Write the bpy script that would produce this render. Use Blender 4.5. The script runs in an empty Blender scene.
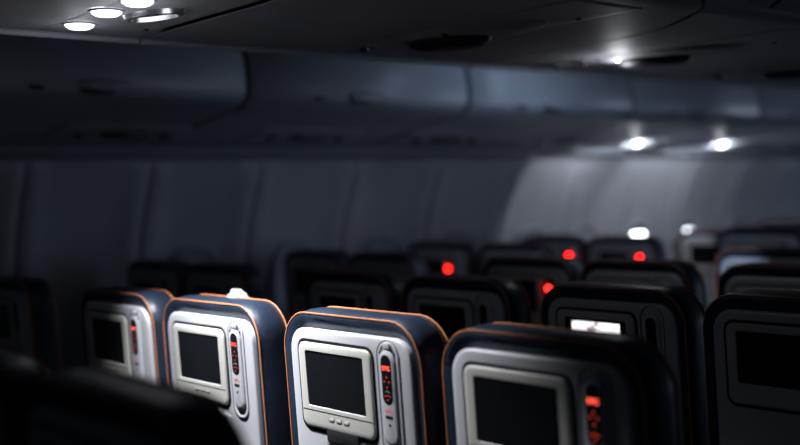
import bpy, math, random
from mathutils import Matrix, Vector
random.seed(7)
scene = bpy.context.scene
COL = scene.collection

# ---------------------------------------------------------------- camera
FPX = 1112.87
cam_d = bpy.data.cameras.new('camera')
cam = bpy.data.objects.new('camera', cam_d); COL.objects.link(cam)
# columns of R = world axes seen from the camera (right, up, back)
R = Matrix(((0.63715708, 0.77016739, -0.02954733),
            (0.00173141, 0.03690624, 0.99931723),
            (0.77073203, -0.63677321, 0.0221816)))
M = R.transposed().to_4x4()
M.translation = Vector((2.12, 0.0, 1.38))
cam.matrix_world = M
cam_d.sensor_width = 36.0
cam_d.lens = FPX / 800.0 * 36.0
cam_d.clip_start = 0.05
cam_d.clip_end = 100
cam_d.dof.use_dof = True
cam_d.dof.focus_distance = 2.42
cam_d.dof.aperture_fstop = 1.3
scene.camera = cam

# ---------------------------------------------------------------- world, exposure, large lights
w = bpy.data.worlds.new('world'); scene.world = w; w.use_nodes = True
w.node_tree.nodes['Background'].inputs[0].default_value = (0.35, 0.5, 0.8, 1)
w.node_tree.nodes['Background'].inputs[1].default_value = 0.004
scene.view_settings.view_transform = 'Standard'
scene.view_settings.look = 'None'
scene.view_settings.exposure = 0.0
scene.view_settings.gamma = 1.0
scene.view_settings.use_curve_mapping = False

def lamp(name, kind, loc, energy, color=(1, 1, 1), size=.1, size_y=None, target=None, parent=None, cone=None, blend=.5):
    d = bpy.data.lights.new(name, kind); d.energy = energy; d.color = color
    if kind == 'AREA':
        d.size = size
        if size_y: d.shape = 'RECTANGLE'; d.size_y = size_y
    elif kind == 'SPOT':
        d.shadow_soft_size = size; d.spot_size = math.radians(cone); d.spot_blend = blend
    else:
        d.shadow_soft_size = size
    o = bpy.data.objects.new(name, d); COL.objects.link(o)
    if parent: o.parent = parent
    o.location = loc
    if target is not None:
        o.rotation_euler = (Vector(target) - Vector(loc)).to_track_quat('-Z', 'Y').to_euler()
    return o

# added fill lamps out of view: strip for the left bins, panel far ahead
lamp('bin_fill_light', 'AREA', (-.92, 3.6, 2.16), 6.6, (.58, .73, 1), .10, 3.8, (-1.5, 3.6, 1.80))
lamp('forward_fill_light', 'AREA', (-1.0, 11.2, 1.6), 14.0, (.62, .76, 1), 1.6, .7, (-.9, 4, 1.75))

# ---------------------------------------------------------------- materials
def mat(name, col, rough=.5, metal=0., bump=None, emis=None, estr=0., spec=None, coat=0., vary=None):
    m = bpy.data.materials.new(name); m.use_nodes = True
    nt = m.node_tree; b = nt.nodes['Principled BSDF']
    b.inputs['Base Color'].default_value = (*col, 1)
    b.inputs['Roughness'].default_value = rough
    b.inputs['Metallic'].default_value = metal
    if spec is not None: b.inputs['Specular IOR Level'].default_value = spec
    if coat: b.inputs['Coat Weight'].default_value = coat; b.inputs['Coat Roughness'].default_value = .15
    if emis:
        b.inputs['Emission Color'].default_value = (*emis, 1); b.inputs['Emission Strength'].default_value = estr
    tc = None
    if bump or vary:
        tc = nt.nodes.new('ShaderNodeTexCoord')
    if bump:
        n = nt.nodes.new('ShaderNodeTexNoise'); n.inputs['Scale'].default_value = bump[0]
        n.inputs['Detail'].default_value = 5
        bp = nt.nodes.new('ShaderNodeBump'); bp.inputs['Strength'].default_value = bump[1]
        bp.inputs['Distance'].default_value = bump[2]
        nt.links.new(tc.outputs['Object'], n.inputs['Vector'])
        nt.links.new(n.outputs['Fac'], bp.inputs['Height']); nt.links.new(bp.outputs['Normal'], b.inputs['Normal'])
    if vary:
        n = nt.nodes.new('ShaderNodeTexNoise'); n.inputs['Scale'].default_value = vary[0]
        r = nt.nodes.new('ShaderNodeValToRGB')
        r.color_ramp.elements[0].color = (*[c * (1 - vary[1]) for c in col], 1); r.color_ramp.elements[0].position = .35
        r.color_ramp.elements[1].color = (*[min(1, c * (1 + vary[1])) for c in col], 1); r.color_ramp.elements[1].position = .65
        nt.links.new(tc.outputs['Object'], n.inputs['Vector'])
        nt.links.new(n.outputs['Fac'], r.inputs['Fac']); nt.links.new(r.outputs['Color'], b.inputs['Base Color'])
    return m

m_leather = mat('navy_leather', (.017, .029, .054), .42, bump=(55, .35, .003), vary=(9, .18))
m_piping = mat('orange_piping', (.62, .23, .09), .5)
m_silver = mat('silver_plastic', (.60, .61, .64), .42, .08, bump=(400, .05, .0005))
m_cream = mat('cream_plastic', (.62, .61, .56), .38)
m_charcoal = mat('charcoal_plastic', (.018, .019, .021), .45)
m_black = mat('black_gasket', (.006, .006, .007), .5)
m_screen = mat('screen_glass', (.010, .012, .014), .22, spec=.4)
m_red = mat('red_display', (.2, .01, .01), .4, emis=(1, .085, .05), estr=3.2)
m_reddim = mat('dim_red_display', (.2, .01, .01), .4, emis=(1, .10, .06), estr=.55)
m_redfar = mat('red_call_light', (.2, .01, .01), .4, emis=(1, .012, .008), estr=15)
m_fabric = mat('dark_seat_fabric', (.02, .028, .045), .85, bump=(300, .3, .002))
m_white = mat('cabin_panel', (.40, .43, .48), .42, vary=(1.5, .06))
m_wall = mat('sidewall_panel', (.42, .43, .46), .5, vary=(2, .05))
m_bin = mat('bin_door_plastic', (.38, .41, .45), .36, vary=(1.2, .05))
m_under = mat('bin_underside_plastic', (.35, .36, .39), .58, vary=(3, .05))
m_gap = mat('dark_gap', (.008, .009, .011), .6)
m_chrome = mat('satin_metal', (.65, .66, .68), .25, .9)
m_carpet = mat('carpet', (.03, .035, .05), .95, bump=(250, .6, .004))
m_cloth = mat('white_cloth', (.42, .43, .45), .8, bump=(60, .5, .004))
m_lens = mat('lit_reading_lens', (1, 1, 1), .3, emis=(.93, .91, 1), estr=4.5)
m_lensfar = mat('bright_reading_lens', (1, 1, 1), .3, emis=(.93, .95, 1), estr=12)
m_day = mat('daylit_window_pane', (.8, .8, .85), .3, emis=(.86, .92, 1), estr=14)
m_fillpane = mat('glowing_fill_pane', (.3, .35, .45), .3, emis=(.5, .65, 1), estr=1.2)  # glow added to the unseen right panes
m_paneoff = mat('dark_window_pane', (.03, .035, .045), .12)
m_metal = mat('grey_seat_metal', (.18, .19, .2), .4, .6)

def screen_picture():
    m = mat('lit_screen_picture', (.02, .02, .02), .3)
    nt = m.node_tree; b = nt.nodes['Principled BSDF']
    tc = nt.nodes.new('ShaderNodeTexCoord')
    n = nt.nodes.new('ShaderNodeTexNoise'); n.inputs['Scale'].default_value = 38; n.inputs['Detail'].default_value = 3
    r = nt.nodes.new('ShaderNodeValToRGB')
    e = r.color_ramp.elements
    e[0].position = .30; e[0].color = (.05, .06, .12, 1)
    e[1].position = .50; e[1].color = (1, .97, .98, 1)
    k = e.new(.40); k.color = (.45, .36, .40, 1)
    nt.links.new(tc.outputs['Object'], n.inputs['Vector']); nt.links.new(n.outputs['Fac'], r.inputs['Fac'])
    nt.links.new(r.outputs['Color'], b.inputs['Emission Color']); b.inputs['Emission Strength'].default_value = 1.3
    return m
m_picture = screen_picture()

# ---------------------------------------------------------------- mesh helpers
class MB:
    def __init__(s): s.v = []; s.f = []
    def rings(s, rr, cap0=False, cap1=True, closed=True):
        n = len(rr[0]); b = len(s.v)
        for r in rr: s.v += [tuple(p) for p in r]
        for i in range(len(rr) - 1):
            for j in range(n if closed else n - 1):
                k = (j + 1) % n
                s.f.append((b + i * n + j, b + i * n + k, b + (i + 1) * n + k, b + (i + 1) * n + j))
        if cap0: s.f.append(tuple(b + j for j in reversed(range(n))))
        if cap1: s.f.append(tuple(b + (len(rr) - 1) * n + j for j in range(n)))
        return s
    def box(s, x0, x1, y0, y1, z0, z1, bev=.0):
        if bev <= 0:
            a = [(x0, y0), (x1, y0), (x1, y1), (x0, y1)]
            return s.rings([[(x, y, z0) for x, y in a], [(x, y, z1) for x, y in a]], True, True)
        def o(i): return rr2(x0 + i, x1 - i, y0 + i, y1 - i, max(bev - i, .0005), n=3)
        rs = []
        for i, dz in ((bev, 0), (bev * .3, bev * .3), (0, bev)):
            rs.append([(x, y, z0 + dz) for x, y in o(i)])
        for i, dz in ((0, bev), (bev * .3, bev * .3), (bev, 0)):
            rs.append([(x, y, z1 - dz) for x, y in o(i)])
        return s.rings(rs, True, True)
    def tube(s, pts, r, n=6, closed=False):
        pts = [Vector(p) for p in pts]; rs = []
        N = len(pts)
        for i, p in enumerate(pts):
            a = pts[(i - 1) % N] if (closed or i > 0) else p
            c = pts[(i + 1) % N] if (closed or i < N - 1) else p
            t = (c - a).normalized()
            ref = Vector((0, 1, 0)) if abs(t.y) < .9 else Vector((0, 0, 1))
            u = t.cross(ref).normalized(); v = t.cross(u).normalized()
            rs.append([p + r * (math.cos(q) * u + math.sin(q) * v) for q in [2 * math.pi * k / n for k in range(n)]])
        if closed: rs.append(rs[0])
        return s.rings(rs, not closed, not closed)
    def build(s, name, m, parent=None, loc=None, sharp=40, fn=None):
        me = bpy.data.meshes.new(name)
        vs = [fn(*p) for p in s.v] if fn else s.v
        me.from_pydata([tuple(p) for p in vs], [], s.f); me.update()
        import bmesh
        bm = bmesh.new(); bm.from_mesh(me)
        bmesh.ops.remove_doubles(bm, verts=bm.verts, dist=1e-6)
        bmesh.ops.recalc_face_normals(bm, faces=bm.faces)
        bm.to_mesh(me); bm.free()
        me.polygons.foreach_set('use_smooth', [True] * len(me.polygons))
        me.set_sharp_from_angle(angle=math.radians(sharp))
        me.materials.append(m)
        o = bpy.data.objects.new(name, me); COL.objects.link(o)
        if parent: o.parent = parent
        if loc: o.location = loc
        return o

def rr2(x0, x1, z0, z1, r, rb=None, n=6):
    """rounded rectangle outline; r for the upper corners, rb for the lower ones"""
    rb = r if rb is None else rb
    pts = []
    for cx, cz, a, q in ((x1 - r, z1 - r, 0, r), (x0 + r, z1 - r, 90, r), (x0 + rb, z0 + rb, 180, rb), (x1 - rb, z0 + rb, 270, rb)):
        for k in range(n + 1):
            t = math.radians(a + 90 * k / n)
            pts.append((cx + q * math.cos(t), cz + q * math.sin(t)))
    return pts
def ring(x0, x1, z0, z1, r, i, y, rb=None, n=6):
    rb = r if rb is None else rb
    return [(x, y, z) for x, z in rr2(x0 + i, x1 - i, z0 + i, z1 - i, max(r - i, .001), max(rb - i, .001), n)]
def plate(x0, x1, z0, z1, r, prof, rb=None, n=6):
    return MB().rings([ring(x0, x1, z0, z1, r, i, y, rb, n) for i, y in prof], True, True)

def tag(o, label=None, cat=None, group=None, kind=None):
    if label: o['label'] = label
    if cat: o['category'] = cat
    if group: o['group'] = group
    if kind: o['kind'] = kind
    return o
def empty(name, loc, rz=0):
    o = bpy.data.objects.new(name, None); COL.objects.link(o)
    o.location = loc; o.rotation_euler = (0, 0, rz); o.empty_display_size = .1
    return o
def kids(o): return [c for c in COL.objects if c.parent == o]
def copy_tree(o, parent=None):
    c = o.copy(); COL.objects.link(c)
    if parent: c.parent = parent
    for ch in kids(o): copy_tree(ch, c)
    return c

# ---------------------------------------------------------------- cabin shell
Y0, Y1 = -1.5, 11.6
def sweep(name, prof, m, y0, y1, ny=1, kind='structure', parent=None, fn=None, sharp=40):
    mb = MB(); n = len(prof); rs = []
    for i in range(ny + 1):
        y = y0 + (y1 - y0) * i / ny
        rs.append([(x, y, z) for x, z in prof])
    mb.rings(rs, False, False, closed=False)
    o = mb.build(name, m, parent, fn=fn, sharp=sharp)
    if kind: o['kind'] = kind
    return o

MB().box(-2.75, 2.75, Y0, Y1, -.06, 0).build('floor', m_carpet)['kind'] = 'structure'
# ceiling of the cabin
cp = [(2.60 * math.cos(math.radians(a)), 1.62 + .72 * math.sin(math.radians(a))) for a in range(8, 173, 6)]
sweep('ceiling', cp, m_white, Y0, Y1)

WALLP = [(2.47, 1.64), (2.46, 1.60), (2.405, 1.585), (2.395, 1.57), (2.41, 1.53), (2.45, 1.44), (2.50, 1.33), (2.545, 1.20), (2.575, 1.08), (2.60, .95),
         (2.615, .80), (2.61, .62), (2.605, .45), (2.60, .28), (2.59, .14), (2.58, .0)]
SEAM0, SEAMP = 2.31, .57
def relief(x, y, z):
    if z > 1.575: return (x, y, z)
    t = ((y - SEAM0) / SEAMP) % 1.0
    d = min(t, 1 - t) * SEAMP             # metres from the nearest seam
    bump = .019 * math.exp(-((d - .05) / .045) ** 2)       # raised flange beside each seam
    gap = -.030 if d < .010 else 0
    q = bump + gap * .35 - .012 * math.sin(math.pi * t)
    fade = min(1, (1.575 - z) / .10)
    return (x + q * fade, y, z)
wl = MB(); rs = []
ys = []
k = -7
while True:
    s = SEAM0 + SEAMP * k
    if s > Y1: break
    for d in (-.012, -.008, .008, .012, .03, .05, .08, .12, .17, .23, .285, .34, .40, .45, .49, .52, .54):
        if Y0 <= s + d <= Y1: ys.append(s + d)
    k += 1
ys = sorted(ys)
wl.rings([[(-x, y, z) for x, z in WALLP] for y in ys], False, False, closed=False)
wl.build('wall_left', m_wall, fn=relief, sharp=50)['kind'] = 'structure'
sweep('wall_right', WALLP, m_wall, Y0, Y1)
MB().box(-2.7, 2.7, Y1, Y1 + .05, 0, 2.4).build('wall_front', m_wall)['kind'] = 'structure'

# cabin windows in the left wall: oval reveal, shade, pane
def wall_x(z):
    for (xa, za), (xb, zb) in zip(WALLP, WALLP[1:]):
        if zb <= z <= za: return -(xb + (xa - xb) * (z - zb) / (za - zb))
    return -2.6
def window(n, y, lit):
    zc, hz, hy = .995, .17, .115
    root = empty('window_%d' % n, (wall_x(zc), y, zc)); root['kind'] = 'structure'
    def ov(sy, sz, dx):
        pts = []
        for j in range(28):
            a = 2 * math.pi * j / 28
            cy = math.copysign(abs(math.cos(a)) ** .75, math.cos(a)); cz = math.copysign(abs(math.sin(a)) ** .75, math.sin(a))
            z = cz * (hz + sz)
            pts.append((wall_x(zc + z) - wall_x(zc) + dx, cy * (hy + sy), z))
        return pts
    MB().rings([ov(.018, .018, -.01), ov(.016, .016, .022), ov(.006, .006, .028), ov(0, 0, .022), ov(-.008, -.008, .004)], False, False).build('window_frame', m_wall, root)
    MB().rings([ov(-.006, -.006, .006), ov(-.03, -.03, .008)], False, True).build('window_pane', m_paneoff, root)
    # sliding shade: drawn over the lower part, bright slot above it on the lit windows
    mb = MB()
    top = .074 if lit else hz - .012
    zs = [(-hz + .02) + (top + hz - .02) * q / 10 for q in range(11)]
    ring_l = []
    for z in zs:
        half = (hy - .012) * max(0., 1 - abs(z / hz) ** 2.67) ** .375
        xx = wall_x(zc + z) - wall_x(zc) + .012
        ring_l.append([(xx, -half, z), (xx, half, z), (xx + .004, half, z), (xx + .004, -half, z)])
    mb.rings(ring_l, True, True)
    mb.build('window_shade', m_white, root)
    if lit:
        mb = MB(); rr = []
        for z in (.078, .088, .098, .108):
            half = lit * max(0., 1 - abs(z / hz) ** 2.67) ** .375
            xx = wall_x(zc + z) - wall_x(zc) + .0125
            rr.append([(xx, -half, z), (xx, half, z), (xx + .003, half, z), (xx + .003, -half, z)])
        mb.rings(rr, True, True); mb.build('daylight_slot', m_day, root)
WINY = [2.595, 3.165, 3.735, 4.305, 4.875, 5.36, 5.91, 6.46, 7.02, 7.62, 8.2]
for i, y in enumerate(WINY):
    window(i + 1, y, {5.91: .070, 6.46: .040}.get(y))

def right_fill_window(n, y):  # unseen windows added to carry fill for the left wall and bins
    zc = 1.08
    root = empty('window_%d' % n, (-wall_x(zc), y, zc)); root['kind'] = 'structure'
    def ov(q, dx): return [(dx - .14 * 0 , .115 * q * math.cos(t), .17 * q * math.sin(t)) for t in [2 * math.pi * j / 28 for j in range(28)]]
    MB().rings([ov(1.15, .02), ov(1.12, -.03), ov(1.0, -.036), ov(.95, -.02)], False, False).build('window_frame', m_wall, root)
    MB().rings([ov(1.0, -.012), ov(.9, -.014)], False, True).build('window_pane', m_fillpane, root)
    lamp('side_fill_light', 'AREA', (-.05, 0, 0), 2.6, (.55, .70, 1), .22, .30, (-2, 0, .25), parent=root)  # added fill lamp, aimed across at the left side
for i, y in enumerate((5.7, 6.25, 6.8, 7.35, 7.9)):
    right_fill_window(20 + i, y)
# lower rail between bins and sidewall, running the cabin's length
RAIL = [(-2.20, 1.632), (-2.24, 1.606), (-2.29, 1.598), (-2.34, 1.604), (-2.36, 1.622), (-2.47, 1.63)]
sweep('trim_1', RAIL, m_white, Y0, Y1)

# ---------------------------------------------------------------- outboard overhead bins, left
DOOR = [(-1.425, 1.752), (-1.402, 1.765), (-1.393, 1.79), (-1.392, 1.84), (-1.402, 1.90), (-1.425, 1.96), (-1.465, 2.02), (-1.53, 2.075), (-1.62, 2.11)]
UNDER = [(-1.425, 1.742), (-1.47, 1.728), (-1.56, 1.722), (-1.70, 1.705), (-1.85, 1.675), (-2.00, 1.650), (-2.10, 1.640), (-2.20, 1.638)]
def outboard_bin(k, label):
    a = 1.085 + 1.115 * (k) ; b = a + 1.115
    root = empty('overhead_bin', (-1.9, (a + b) / 2, 1.74))
    tag(root, label, 'overhead bin', 'outboard overhead bins')
    c = (a + b) / 2
    off = lambda x, y, z: (x + 1.9, y - c, z - 1.74)
    shell = [(-1.62, 2.115), (-2.1, 2.0), (-2.36, 1.80), (-2.30, 1.66)]
    body = [(x - .0, z) for x, z in UNDER] + list(reversed(shell)) + [(x - .02, z - .002) for x, z in reversed(DOOR)]
    MB().rings([[(x, a + .002, z) for x, z in body], [(x, b - .002, z) for x, z in body]], True, True).build('bin_housing', m_white, root, fn=off)
    d = DOOR + [(x - .015, z) for x, z in reversed(DOOR)]
    door = MB().rings([[(x - .006, y, z) for x, z in d] if e else [(x, y, z) for x, z in d] for y, e in
                ((a + .010, 1), (a + .015, 0), (c, 0), (b - .015, 0), (b - .010, 1))], True, True).build('bin_door', m_bin, root, fn=off, sharp=60)
    # dark seal seen in the seam between doors
    MB().rings([[(x - .010, a - .0125, z) for x, z in d], [(x - .010, a + .0125, z) for x, z in d]], True, True).build('door_seal', m_gap, root, fn=off)
    sl = [(x, z - .0015) for x, z in UNDER] + [(x, z + .004) for x, z in reversed(UNDER)]
    MB().rings([[(x, a - .007, z) for x, z in sl], [(x, a + .007, z) for x, z in sl]], True, True).build('housing_seal', m_gap, root, fn=off)
    # latch: oval paddle in a recess on the door's lower roll
    def oval(hy, hz, dx, cy=0, cz=1.788, tilt=0):
        return [(-1.393 + dx + tilt * math.sin(t), c + cy + hy * math.cos(t), cz + hz * math.sin(t)) for t in [2 * math.pi * q / 24 for q in range(24)]]
    la = MB().rings([oval(.105, .022, -.004), oval(.10, .020, .006), oval(.085, .014, .012), oval(.04, .006, .014)], False, True).build('door_latch', m_bin, door, fn=off)
    MB().rings([oval(.060, .010, -.004, -.03, 1.765), oval(.056, .009, .0075, -.03, 1.765)], False, True).build('latch_recess', m_charcoal, la, fn=off)
    MB().rings([oval(.028, .008, -.004, -.24, 1.772), oval(.026, .007, .003, -.24, 1.772)], False, True).build('lock_plate', m_charcoal, door, fn=off)
    return root
BINL = {-1: 'blue-grey overhead bin at left, behind the leftmost visible bin door',
        0: 'leftmost blue-grey overhead bin over the window seats, dark latch',
        1: 'second overhead bin from left, blue-grey, with shiny latch highlight',
        2: 'third overhead bin from left, blue-grey, between two dark door seams',
        3: 'fourth overhead bin from left, above the brighter lit sidewall',
        4: 'overhead bin cut by the right edge of the photo, farthest in view'}
for k in BINL: outboard_bin(k, BINL[k])

# outboard service units under the left bins
def und_z(x):
    for (xa, za), (xb, zb) in zip(UNDER, UNDER[1:]):
        if xb <= x <= xa: return za + (zb - za) * (x - xa) / (xb - xa)
    return 1.64
def outboard_unit(y, lit, label):
    root = empty('service_unit', (-1.93, y, und_z(-1.93)))
    tag(root, label, 'service panel', 'service units under the outboard bins')
    def surf(x, y2, d): return (x + 1.93, y2, und_z(x) - und_z(-1.93) + d)
    rs = []
    for i, d in ((0, .001), (0, -.002), (.006, -.004), (.04, -.005)):
        rs.append([surf(x, yy, d) for x, yy in rr2(-2.06 + i, -1.80 - i, -.28 + i, .28 - i, .05)])
    MB().rings(rs, False, True).build('unit_panel', m_white, root)
    rs = []
    for q, d in ((1, -.008), (.96, -.018), (.7, -.020), (.4, -.017)):
        rs.append([surf(-1.91 + .035 * q * math.sin(t), .02 + .10 * q * math.cos(t), d) for t in [2 * math.pi * j / 24 for j in range(24)]])
    MB().rings(rs, False, True).build('air_vent', m_charcoal, root)
    for s in (-1, 1):
        on = lit and s == -1
        rs = []
        cy = -.16 if s == -1 else .2
        for r, d in ((.023, -.008), (.021, -.013), (.014, -.018), (.006, -.020)):
            rs.append([surf(-1.93 + r * math.sin(t), cy + r * math.cos(t), d) for t in [2 * math.pi * j / 20 for j in range(20)]])
        MB().rings(rs, False, True).build('reading_light', m_lensfar if on else m_paneoff, root)
        if on:
            lamp('reading_lamp', 'SPOT', (0, cy, -.04), 7, (.86, .90, 1), .02, target=(-.68, cy + .70, -.12), parent=root, cone=176, blend=.10)
            lamp('lens_spill', 'POINT', (0, cy, -.06), .16, (.86, .90, 1), .015, parent=root)
OU = [(1.10, 0, 'unlit service unit under the leftmost overhead bin, nearest'),
      (1.93, 0, 'unlit service unit under the seam beside the leftmost overhead bin'),
      (2.80, 0, 'unlit service unit with dark vent under the second overhead bin'),
      (3.62, 0, 'unlit service unit with dark vent under the third overhead bin'),
      (4.47, 0, 'unlit service unit just left of the two lit outboard reading lights'),
      (5.29, 1, 'service unit holding the left of two lit outboard reading lights'),
      (6.12, 1, 'service unit holding the right of two lit outboard reading lights'),
      (6.95, 0, 'unlit service unit beyond the lit ones at the right edge')]
for y, l, s in OU: outboard_unit(y, l, s)

# ---------------------------------------------------------------- centre bins (over the middle seats)
ZU = 1.80
CU = [(-.462, ZU + .004), (-.45, ZU), (-.40, ZU), (-.2, ZU), (.06, ZU), (.3, ZU), (.52, ZU), (.575, ZU), (.592, ZU + .006)]
CD_R = [(.610, ZU + .016), (.66, ZU + .05), (.71, ZU + .11), (.735, ZU + .19), (.73, ZU + .27), (.68, ZU + .34)]
CD_L = [(-x + .13, z) for x, z in CD_R]
SEAMC = [-.95, .15, 1.30 - .0, 2.44, 3.55, 4.66, 5.77, 6.88, 7.99]
def centre_bin(a, b, label):
    c = (a + b) / 2
    root = empty('centre_overhead_bin', (.065, c, ZU + .2)); tag(root, label, 'overhead bin', 'centre overhead bins')
    off = lambda x, y, z: (x - .065, y - c, z - ZU - .2)
    body = CU + [(x - .012, z) for x, z in CD_R] + [(-x + .13 + .012, z) for x, z in reversed(CD_R)]
    def bow(x, y, z):      # the ends of each housing bow forward near the left, back at the right edge
        t = max(0, min(1, (x - .1) / .5))
        return off(x, y - .26 * t * t, z)
    xs = sorted(set([p[0] for p in CU] + [.12, .18, .24, .36, .42, .47]))
    def cz(x):
        for (xa, za), (xb, zb) in zip(CU, CU[1:]):
            if xa <= x <= xb: return za + (zb - za) * (x - xa) / (xb - xa)
        return ZU
    cu = [(x, cz(x)) for x in xs]
    slab = cu + [(x, ZU + .03) for x, z in reversed(cu)]
    MB().rings([[(x, a + .004, z) for x, z in slab], [(x, b - .004, z) for x, z in slab]], True, True).build('bin_underside', m_under, root, fn=bow)
    sl = [(x, z - .0012) for x, z in cu if x > .0] + [(x, z + .01) for x, z in reversed(cu) if x > .0]
    MB().rings([[(x, a - .012, z + .002) for x, z in sl], [(x, a + .009, z + .002) for x, z in sl]], True, True).build('underside_seal', m_gap, root, fn=bow)
    up = [(x - .014, z) for x, z in CD_R] + [(-x + .144, z) for x, z in reversed(CD_R)]
    MB().rings([[(x, a + .003, z + .02) for x, z in up], [(x, b - .003, z + .02) for x, z in up]], True, True).build('bin_housing', m_white, root, fn=off)
    for s, D in ((1, CD_R), (-1, CD_L)):
        d = D + [(x - .012 * s, z) for x, z in reversed(D)]
        MB().rings([[(x, a + .010, z) for x, z in d], [(x, b - .010, z) for x, z in d]], True, True).build('bin_door', m_bin, root, fn=off)
    MB().tube([(-.468, a + .003, ZU - .004), (-.468, b - .003, ZU - .004)], .0085, 8).build('edge_strip', m_white, root, fn=off)
    return root
CBL = ['rearmost centre overhead bin, behind the one with three lit lights', 'centre overhead bin with three lit reading lights at top left',
       'centre overhead bin with underside across the top middle of the photo', 'centre overhead bin beyond the curved underside seam, top right',
       'centre overhead bin farther on at the right edge', 'far centre overhead bin past the right edge']
for i in range(0, 6): centre_bin(SEAMC[i], SEAMC[i + 1], CBL[i])

def centre_unit(y, lights, lit, label, energies=()):
    root = empty('ceiling_service_unit', (.0, y, ZU + .002)); tag(root, label, 'service panel', 'service units under the centre bins')
    rs = []
    for i, d in ((0, .003), (0, -.0024), (.001, -.0030), (.02, -.0032)):
        rs.append([(x, yy, d) for x, yy in rr2(-.435 + i, .50 - i, -.115 + i, .125 - i, .012)])
    MB().rings(rs, False, True).build('unit_panel', m_under, root)
    # oval scoop with a polished rim
    cx, cy = (-.095, .005) if lit == 'near' else (-.03, -.005)
    qs, ps = (.80, .85) if lit == 'near' else (1, 1)
    def ov(q, p, d): return [(cx + q * qs * math.cos(t) , cy + p * ps * math.sin(t) + .22 * q * math.cos(t), d) for t in [2 * math.pi * j / 32 for j in range(32)]]
    if lit == 'near':
        MB().rings([ov(.105, .047, -.003), ov(.100, .043, -.013), ov(.088, .034, -.015), ov(.080, .028, -.005)], False, False).build('scoop_rim', m_chrome, root)
        MB().rings([ov(.084, .031, -.0055), ov(.02, .008, -.0050)], False, True).build('vent_opening', m_charcoal, root)
    else:
        # a shallow pod swelling around the vent
        pod = [[(.02 + a * .25 * math.cos(t), a * .105 * math.sin(t) + .04 * a * math.cos(t), d) for t in [2 * math.pi * j / 32 for j in range(32)]]
               for a, d in ((1, -.002), (.92, -.010), (.78, -.0155), (.6, -.017), (.5, -.016))]
        MB().rings(pod, False, True).build('vent_pod', m_under, root)
        MB().rings([ov(.115, .075, -.014), ov(.110, .072, -.026), ov(.090, .058, -.037), ov(.04, .03, -.040)], False, True).build('vent_opening', m_black, root)
    for lx in lights:
        ly = -.075 - (.022 if lit == 'near' and lx > -.2 else 0)
        on = lit == 'near' or (lit == 'one' and lx == lights[-1])
        rs = []
        for r, d in ((.040, -.004), (.038, -.007), (.034, -.0075)):
            rs.append([(lx + r * math.cos(t), ly + r * math.sin(t), d) for t in [2 * math.pi * j / 24 for j in range(24)]])
        MB().rings(rs, False, False).build('light_ring', m_under, root)
        rs = []
        R0 = .033 if lit == 'near' else .012
        low = 0 if lit == 'near' else .004
        for r, d in ((R0, -.004), (R0 * .95, -.010), (R0 * .7, -.015), (R0 * .3, -.017 if lit == 'near' else -.0155)):
            rs.append([(lx + r * math.cos(t), ly + r * math.sin(t), d - low) for t in [2 * math.pi * j / 24 for j in range(24)]])
        MB().rings(rs, False, True).build('reading_light', (m_lens if lit == 'near' else m_lensfar) if on else m_paneoff, root)
    for px in (-.30, .33):
        MB().rings([[(px + .006 * math.cos(t), .09 + .006 * math.sin(t), d) for t in [2 * math.pi * j / 10 for j in range(10)]] for d in (-.004, -.0075)], False, True).build('fastener', m_charcoal, root)
    for lx, e, tgt, cone in energies:
        lamp('lens_spill', 'POINT', (lx, -.075, -.06), .10 if lit == 'near' else .60, (.93, .95, 1), .03, parent=root).data.specular_factor = .35
        lamp('reading_lamp', 'SPOT', (lx, -.075, -.035), e, (.93, .95, 1), .03, target=tgt, parent=root, cone=cone, blend=.7)
    return root
LX = (-.302, -.112, .034)
centre_unit(1.145, LX, 'near', 'ceiling service unit with three lit reading lights at top left',
            ((-.302, 70, (-.32, .15, -.80), 68), (-.146, 52, (-.05, .15, -.80), 60), (.004, 66, (.30, .13, -.80), 64)))
centre_unit(1.965, LX, 'off', 'unlit ceiling service unit with dark oval vent, top middle')
centre_unit(2.815, (-.36, -.25, -.108), 'one', 'ceiling service unit with one small lit light beside black oval vent',
            ((-.108, .35, (-.2, .0, -.80), 170),))
centre_unit(3.63, LX, 'off', 'unlit ceiling service unit with dark vent at the right edge')

# ---------------------------------------------------------------- seats
SH = lambda x, y, z: (x, y + (1.0 - z) * .055, z)
SF = lambda x, y, z: SH(x + .009, y * .45 if y < 0 else y, z)
def cover(mats_detail=True):
    return MB().rings([ring(-.232, .232, .40, 1.140, .085, i, y, .05, 8) for i, y in
        ((.06, .012), (.026, .008), (.008, -.003), (.001, .0015), (-.005, .030), (-.006, .055), (-.003, .078), (.012, .094), (.045, .108), (.10, .112))], True, True)
def piping_mesh():
    mb = MB()
    for i, y in ((.001, -.0005), (-.0045, .078)):
        mb.tube([(x, y, z) for x, z in rr2(-.232 + i, .232 - i, .40 + i, 1.140 - i, .085 - i, .05 - i, 8)], .0020, 6, True)
    return mb
def text_mesh(s, size, m, parent, loc, fn):
    cu = bpy.data.curves.new('txt', 'FONT'); cu.body = s; cu.size = size; cu.align_x = 'CENTER'; cu.align_y = 'CENTER'; cu.extrude = .0004; cu.space_character = 1.12
    o = bpy.data.objects.new('tmp', cu); COL.objects.link(o)
    dg = bpy.context.evaluated_depsgraph_get(); dg.update()
    me = bpy.data.meshes.new_from_object(o.evaluated_get(dg))
    bpy.data.objects.remove(o)
    for v in me.vertices:
        x, y, z = v.co; v.co = fn(x + loc[0], loc[1] - z, y + loc[2])
    me.materials.clear(); me.materials.append(m)
    ob = bpy.data.objects.new('display_lettering', me); COL.objects.link(ob); ob.parent = parent
    return ob

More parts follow.
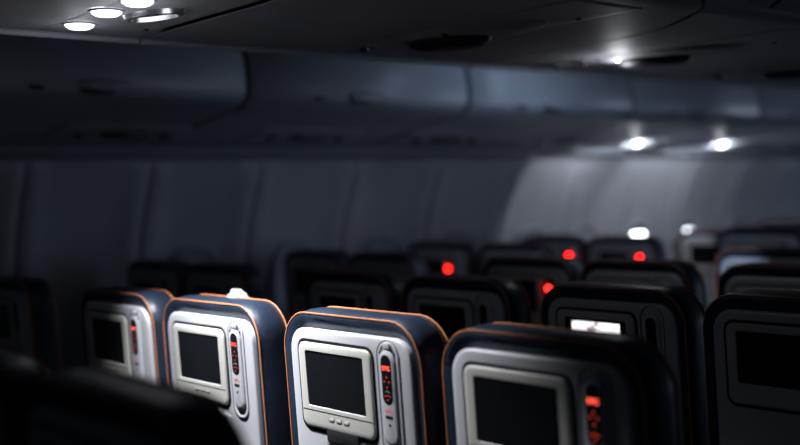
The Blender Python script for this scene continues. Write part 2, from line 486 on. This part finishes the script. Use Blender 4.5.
HX = .132    # handset centre
def make_seat(full, picture=False):
    root = empty('airliner_seat', (0, 0, 0))
    cv = cover().build('seat_back', m_leather, root, fn=SH, sharp=70)
    piping_mesh().build('piping', m_piping, cv, fn=SH)
    sh = plate(-.212, .200, .70, 1.106, .052, ((.0, .010), (0, -.006), (.003, -.011), (.008, -.0135), (.022, -.015), (.03, -.0152)), .03).build('shroud', m_silver, root, fn=SF, sharp=55)
    # monitor: gasket, bezel with a real opening, screen
    mo = MB().rings([ring(-.174, .079, .893, 1.077, .020, i, y) for i, y in ((0, -.013), (0, -.021), (.0015, -.0245), (.005, -.0265), (.012, -.0275))]
                    + [ring(-.148, .054, .940, 1.060, .005, i, y) for i, y in ((0, -.0272), (.001, -.0235))], False, False).build('monitor', m_cream, root, fn=SF, sharp=50)
    plate(-.182, .087, .885, 1.084, .026, ((0, -.0135), (0, -.0158))).build('gasket', m_black, mo, fn=SF)
    MB().rings([ring(-.148, .054, .940, 1.060, .004, 0, -.0236)], False, True).build('screen', m_screen, mo, fn=SF)
    if picture:
        plate(-.124, .034, .944, 1.051, .001, ((0, -.0237), (0, -.0242))).build('lit_picture', m_picture, mo, fn=SF)
    if full:
        MB().box(-.168, .073, -.0282, -.027, .9305, .9322).build('bezel_lip', m_charcoal, mo, fn=SF)
        for j in range(3):
            bx = -.041 + (j - 1) * .026
            plate(bx - .0100, bx + .0100, .9130, .9225, .004, ((0, -.026), (0, -.0283))).build('button_well', m_charcoal, mo, fn=SF)
            plate(bx - .0085, bx + .0085, .9145, .9222, .0035, ((0, -.027), (0, -.0295), (.002, -.0305))).build('button', m_cream, mo, fn=SF)
    # handset in its groove
    gr = plate(HX - .037, HX + .034, .868, 1.102, .034, ((0, -.014), (0, -.0162)), .03).build('handset_groove', m_charcoal, root, fn=SF)
    cr = plate(HX - .031, HX + .033, .871, 1.100, .031, ((0, -.015), (0, -.020), (.003, -.0225), (.006, -.0215), (.009, -.018)), .028).build('handset_cradle', m_silver, gr, fn=SF)
    hs = plate(HX - .023, HX + .024, .893, 1.082, .022, ((0, -.016), (0, -.026), (.003, -.030), (.008, -.032)), None).build('handset', m_silver, root, fn=SF)
    ds = plate(HX - .0155, HX + .0155, .975, 1.074, .015, ((0, -.030), (0, -.0328), (.002, -.0334))).build('display', m_screen, hs, fn=SF)
    if full:
        text_mesh('EPG', .0125, m_red, ds, (HX, -.0340, 1.047), SF)
        for dx, dz in ((0, .010), (-.0075, .001), (.0075, .001), (0, -.010)):
            plate(HX + dx - .0019, HX + dx + .0019, 1.020 + dz - .0018, 1.020 + dz + .0018, .0018, ((0, -.033), (0, -.0345))).build('arrow_key', m_reddim, ds, fn=SF)
        for dx, dz in ((-.0070, 0), (0, .002), (.0070, 0), (0, -.007)):
            plate(HX + dx - .0020, HX + dx + .0020, .992 + dz - .0013, .992 + dz + .0013, .001, ((0, -.033), (0, -.0345))).build('volume_key', m_reddim, ds, fn=SF)
        MB().tube([(HX + .008 * math.cos(t), -.0335, .995 + .008 * math.sin(t)) for t in [math.radians(q) for q in range(30, 151, 15)]], .0008, 5).build('volume_arc', m_cream, ds, fn=SF)
        text_mesh('(2P1)', .0100, m_reddim, hs, (HX, -.0325, .962), SF)
        plate(HX - .012, HX + .011, .9475, .9535, .002, ((0, -.031), (0, -.0330))).build('slot', m_charcoal, hs, fn=SF)
        plate(HX - .003, HX + .003, .932, .937, .0024, ((0, -.031), (0, -.0330))).build('microphone', m_charcoal, hs, fn=SF)
        plate(HX - .009, HX + .012, 1.084, 1.098, .004, ((0, -.016), (0, -.027), (.002, -.029))).build('release_catch', m_silver, root, fn=SF)
        for dx in (-.021, .021):
            plate(HX + dx - .0025, HX + dx + .0025, 1.074, 1.080, .002, ((0, -.019), (0, -.0235))).build('catch_slot', m_charcoal, cr, fn=SF)
        # table latch and socket below the monitor
        lt = plate(-.088, .022, .868, .897, .006, ((0, -.014), (0, -.028), (.003, -.031))).build('table_latch', m_charcoal, root, fn=SF)
        plate(-.098, .030, .860, .880, .008, ((0, -.014), (0, -.019), (.004, -.0215))).build('latch_lip', m_silver, lt, fn=SF)
        so = MB().rings([ring(.036, .078, .828, .872, .010, i, y) for i, y in ((0, -.014), (0, -.021), (.003, -.0235), (.008, -.0235), (.010, -.018))], False, False).build('socket', m_silver, root, fn=SF)
        plate(.046, .068, .838, .862, .003, ((0, -.014), (0, -.0195))).build('socket_opening', m_charcoal, so, fn=SF)
        plate(.050, .060, .842, .857, .003, ((0, -.019), (0, -.0225))).build('socket_tongue', m_silver, so, fn=SF)
    MB().box(-.20, .20, -.028, -.005, .47, .69, .008).build('tray_table', m_silver, root, fn=SF)
    # lower structure, seen only from elsewhere
    cush = MB().box(-.215, .215, .13, .56, .36, .47, .035).build('seat_cushion', m_fabric, root)
    MB().box(-.215, .215, .10, .54, .30, .36, .01).build('seat_pan', m_metal, root)
    for s in (-1, 1):
        MB().box(s * .238 - .012, s * .238 + .012, .12, .50, .60, .645, .010).build('armrest', m_charcoal, root)
        lg = MB()
        lg.rings([[(s * .16 - .02, y0, z), (s * .16 + .02, y0, z), (s * .16 + .02, y0 + .05, z), (s * .16 - .02, y0 + .05, z)] for y0, z in ((.05, 0), (.22, .31))], True, True)
        lg.rings([[(s * .16 - .02, y0, z), (s * .16 + .02, y0, z), (s * .16 + .02, y0 + .05, z), (s * .16 - .02, y0 + .05, z)] for y0, z in ((.46, 0), (.36, .31))], True, True)
        lg.build('leg', m_metal, root)
    # armrest supports tie the arms to the seat pan
    for s in (-1, 1):
        MB().box(s * .236 - .010, s * .236 + .010, .20, .30, .31, .61, .004).build('armrest_support', m_metal, root)
    return root

G = 'airliner seats'
def place(o, x, y, label, dz=0, rz=0):
    o.location = (x, y, 0); o.scale = (1, 1, 1 + dz / 1.14); o.rotation_euler = (0, 0, rz); tag(o, label, 'seat', G)
    return o
YR = [.575, 1.37, 2.18, 3.0, 3.81, 4.62, 5.43, 6.25, 7.06, 7.87]
XC = [-.803, -.284, .285, .810]
XW = [-2.17, -1.66]
near = make_seat(True)
place(near, XC[3], YR[1], 'rightmost of the four lit-front seats, blurred, red handset display brightest')
place(copy_tree(near), XC[2], YR[1], 'sharpest navy seat with orange piping, third from left of four lit screens')
place(copy_tree(near), XC[1], YR[1], 'navy seat with orange piping, second from left, white cloth on its top')
place(copy_tree(near), XC[0], YR[1], 'leftmost and smallest of the four lit navy seats with screens')
pic = make_seat(False, True)
place(pic, XC[2] + .012, YR[2], 'dark seat with glowing white picture on its screen, behind the rightmost lit seat')
base = make_seat(False)
done = [False]
def far_seat(x, y, label, dz=0, call=False, recline=0):
    o = base if not done[0] else copy_tree(base)
    done[0] = True
    place(o, x, y, label, dz)
    if recline:
        a = math.radians(recline); P = Vector((0, .15, .45))
        Rm = Matrix.Translation(P) @ Matrix.Rotation(-a if False else a, 4, 'X') @ Matrix.Translation(-P)
        for ch in kids(o):
            if ch.name.split('.')[0] in ('seat_back', 'shroud', 'monitor', 'handset_groove', 'handset', 'tray_table'): ch.matrix_basis = Rm
    if call:
        c = CALL if CALL.parent is None else CALL.copy()
        if c is not CALL: COL.objects.link(c)
        c.parent = o
        if isinstance(call, tuple): c.location = call
    return o
CALL = plate(HX - .011, HX + .011, 1.036, 1.056, .008, ((0, -.032), (0, -.0355), (.002, -.036))).build('call_light', m_redfar, fn=SF)
RN = ['first row past the lit screens', 'second row past the lit screens', 'third row past the lit screens', 'fourth row past the lit screens',
      'fifth row past the lit screens', 'sixth row past the lit screens', 'seventh row past the lit screens']
far_seat(.822, YR[0], 'black out-of-focus seat top in the bottom left corner, nearest the camera', .014)
far_seat(.292, YR[0], 'dark rounded seat top at the left edge beside the nearest black seat', .01)
CN = ['leftmost centre seat', 'centre seat second from left', 'centre seat third from left', 'rightmost centre seat']
centre = [(0, 2), (1, 2), (3, 2), (0, 3), (1, 3), (2, 3), (0, 4), (1, 4), (0, 5), (1, 5)]
for c, r in centre:
    if (c, r) == (0, 3): far_seat(XC[c] + .02, YR[r], 'dark leftmost centre seat, second row on, red light between screens', 0, (-.012, 0, -.012))
    elif (c, r) == (0, 5): far_seat(XC[c] - .03, YR[r], 'black tall seat silhouette before the sidewall, right of the lit windows', .05)
    elif (c, r) == (0, 4): far_seat(XC[c], YR[r], 'dark reclined leftmost centre seat in front of the two close red lights', 0, False, 20)
    else: far_seat(XC[c], YR[r], 'dark ' + CN[c] + ' in the ' + RN[r - 2])
far_seat(XC[0] - .08, YR[6], 'black seat top cut by the right edge, highest silhouette there', .065)
WN = ['wall-side', 'aisle-side']
calls = {(0, 4): 'dark wall-side seat with the leftmost far red light', (0, 5): 'dark wall-side seat with red light left of two close red lights',
         (1, 5): 'dark aisle-side seat with red light, right of the two close ones'}
for r in range(1, 10):
    for c in (0, 1):
        if r == 1 and c == 0: continue
        if (c, r) in calls:
            far_seat(XW[c] + {(0, 5): .01, (0, 4): -.03}.get((c, r), 0), YR[r], calls[(c, r)], 0, {(0, 4): (-.04, 0, -.035), (0, 5): (.015, 0, -.01), (1, 5): (0, 0, -.01)}[(c, r)])
        elif (c, r) in ((0, 6), (0, 7), (1, 7)): far_seat(XW[c], YR[r], 'lit reclined %s seat of the window pair, %s' % (WN[c], RN[r - 2]), 0, False, 18)
        elif r == 1: far_seat(XW[c], YR[r], 'dim aisle-side seat at the left edge, in line with the lit screens')
        elif r < 9: far_seat(XW[c], YR[r], 'dark %s seat of the window pair, %s' % (WN[c], RN[r - 2]))

# crumpled white cloth on top of the second seat
mb = MB(); rs = []
for i in range(7):
    t = i / 6; q = []
    for j in range(14):
        a = 2 * math.pi * j / 14
        rad = (1 - .85 * t) * (1 + .22 * math.sin(3 * a + 2 * t) + .12 * math.sin(5 * a + 4 * i))
        q.append((.050 * rad * math.cos(a) + .006 * t, .028 * rad * math.sin(a), .036 * t ** .8 + (.006 * math.sin(4 * a) if 0 < i < 6 else 0)))
    rs.append(q)
cl = mb.rings(rs, True, True).build('napkin', m_cloth, loc=(-.292, 1.452, 1.128))
tag(cl, 'crumpled white napkin on top of the second navy seat from left', 'napkin')
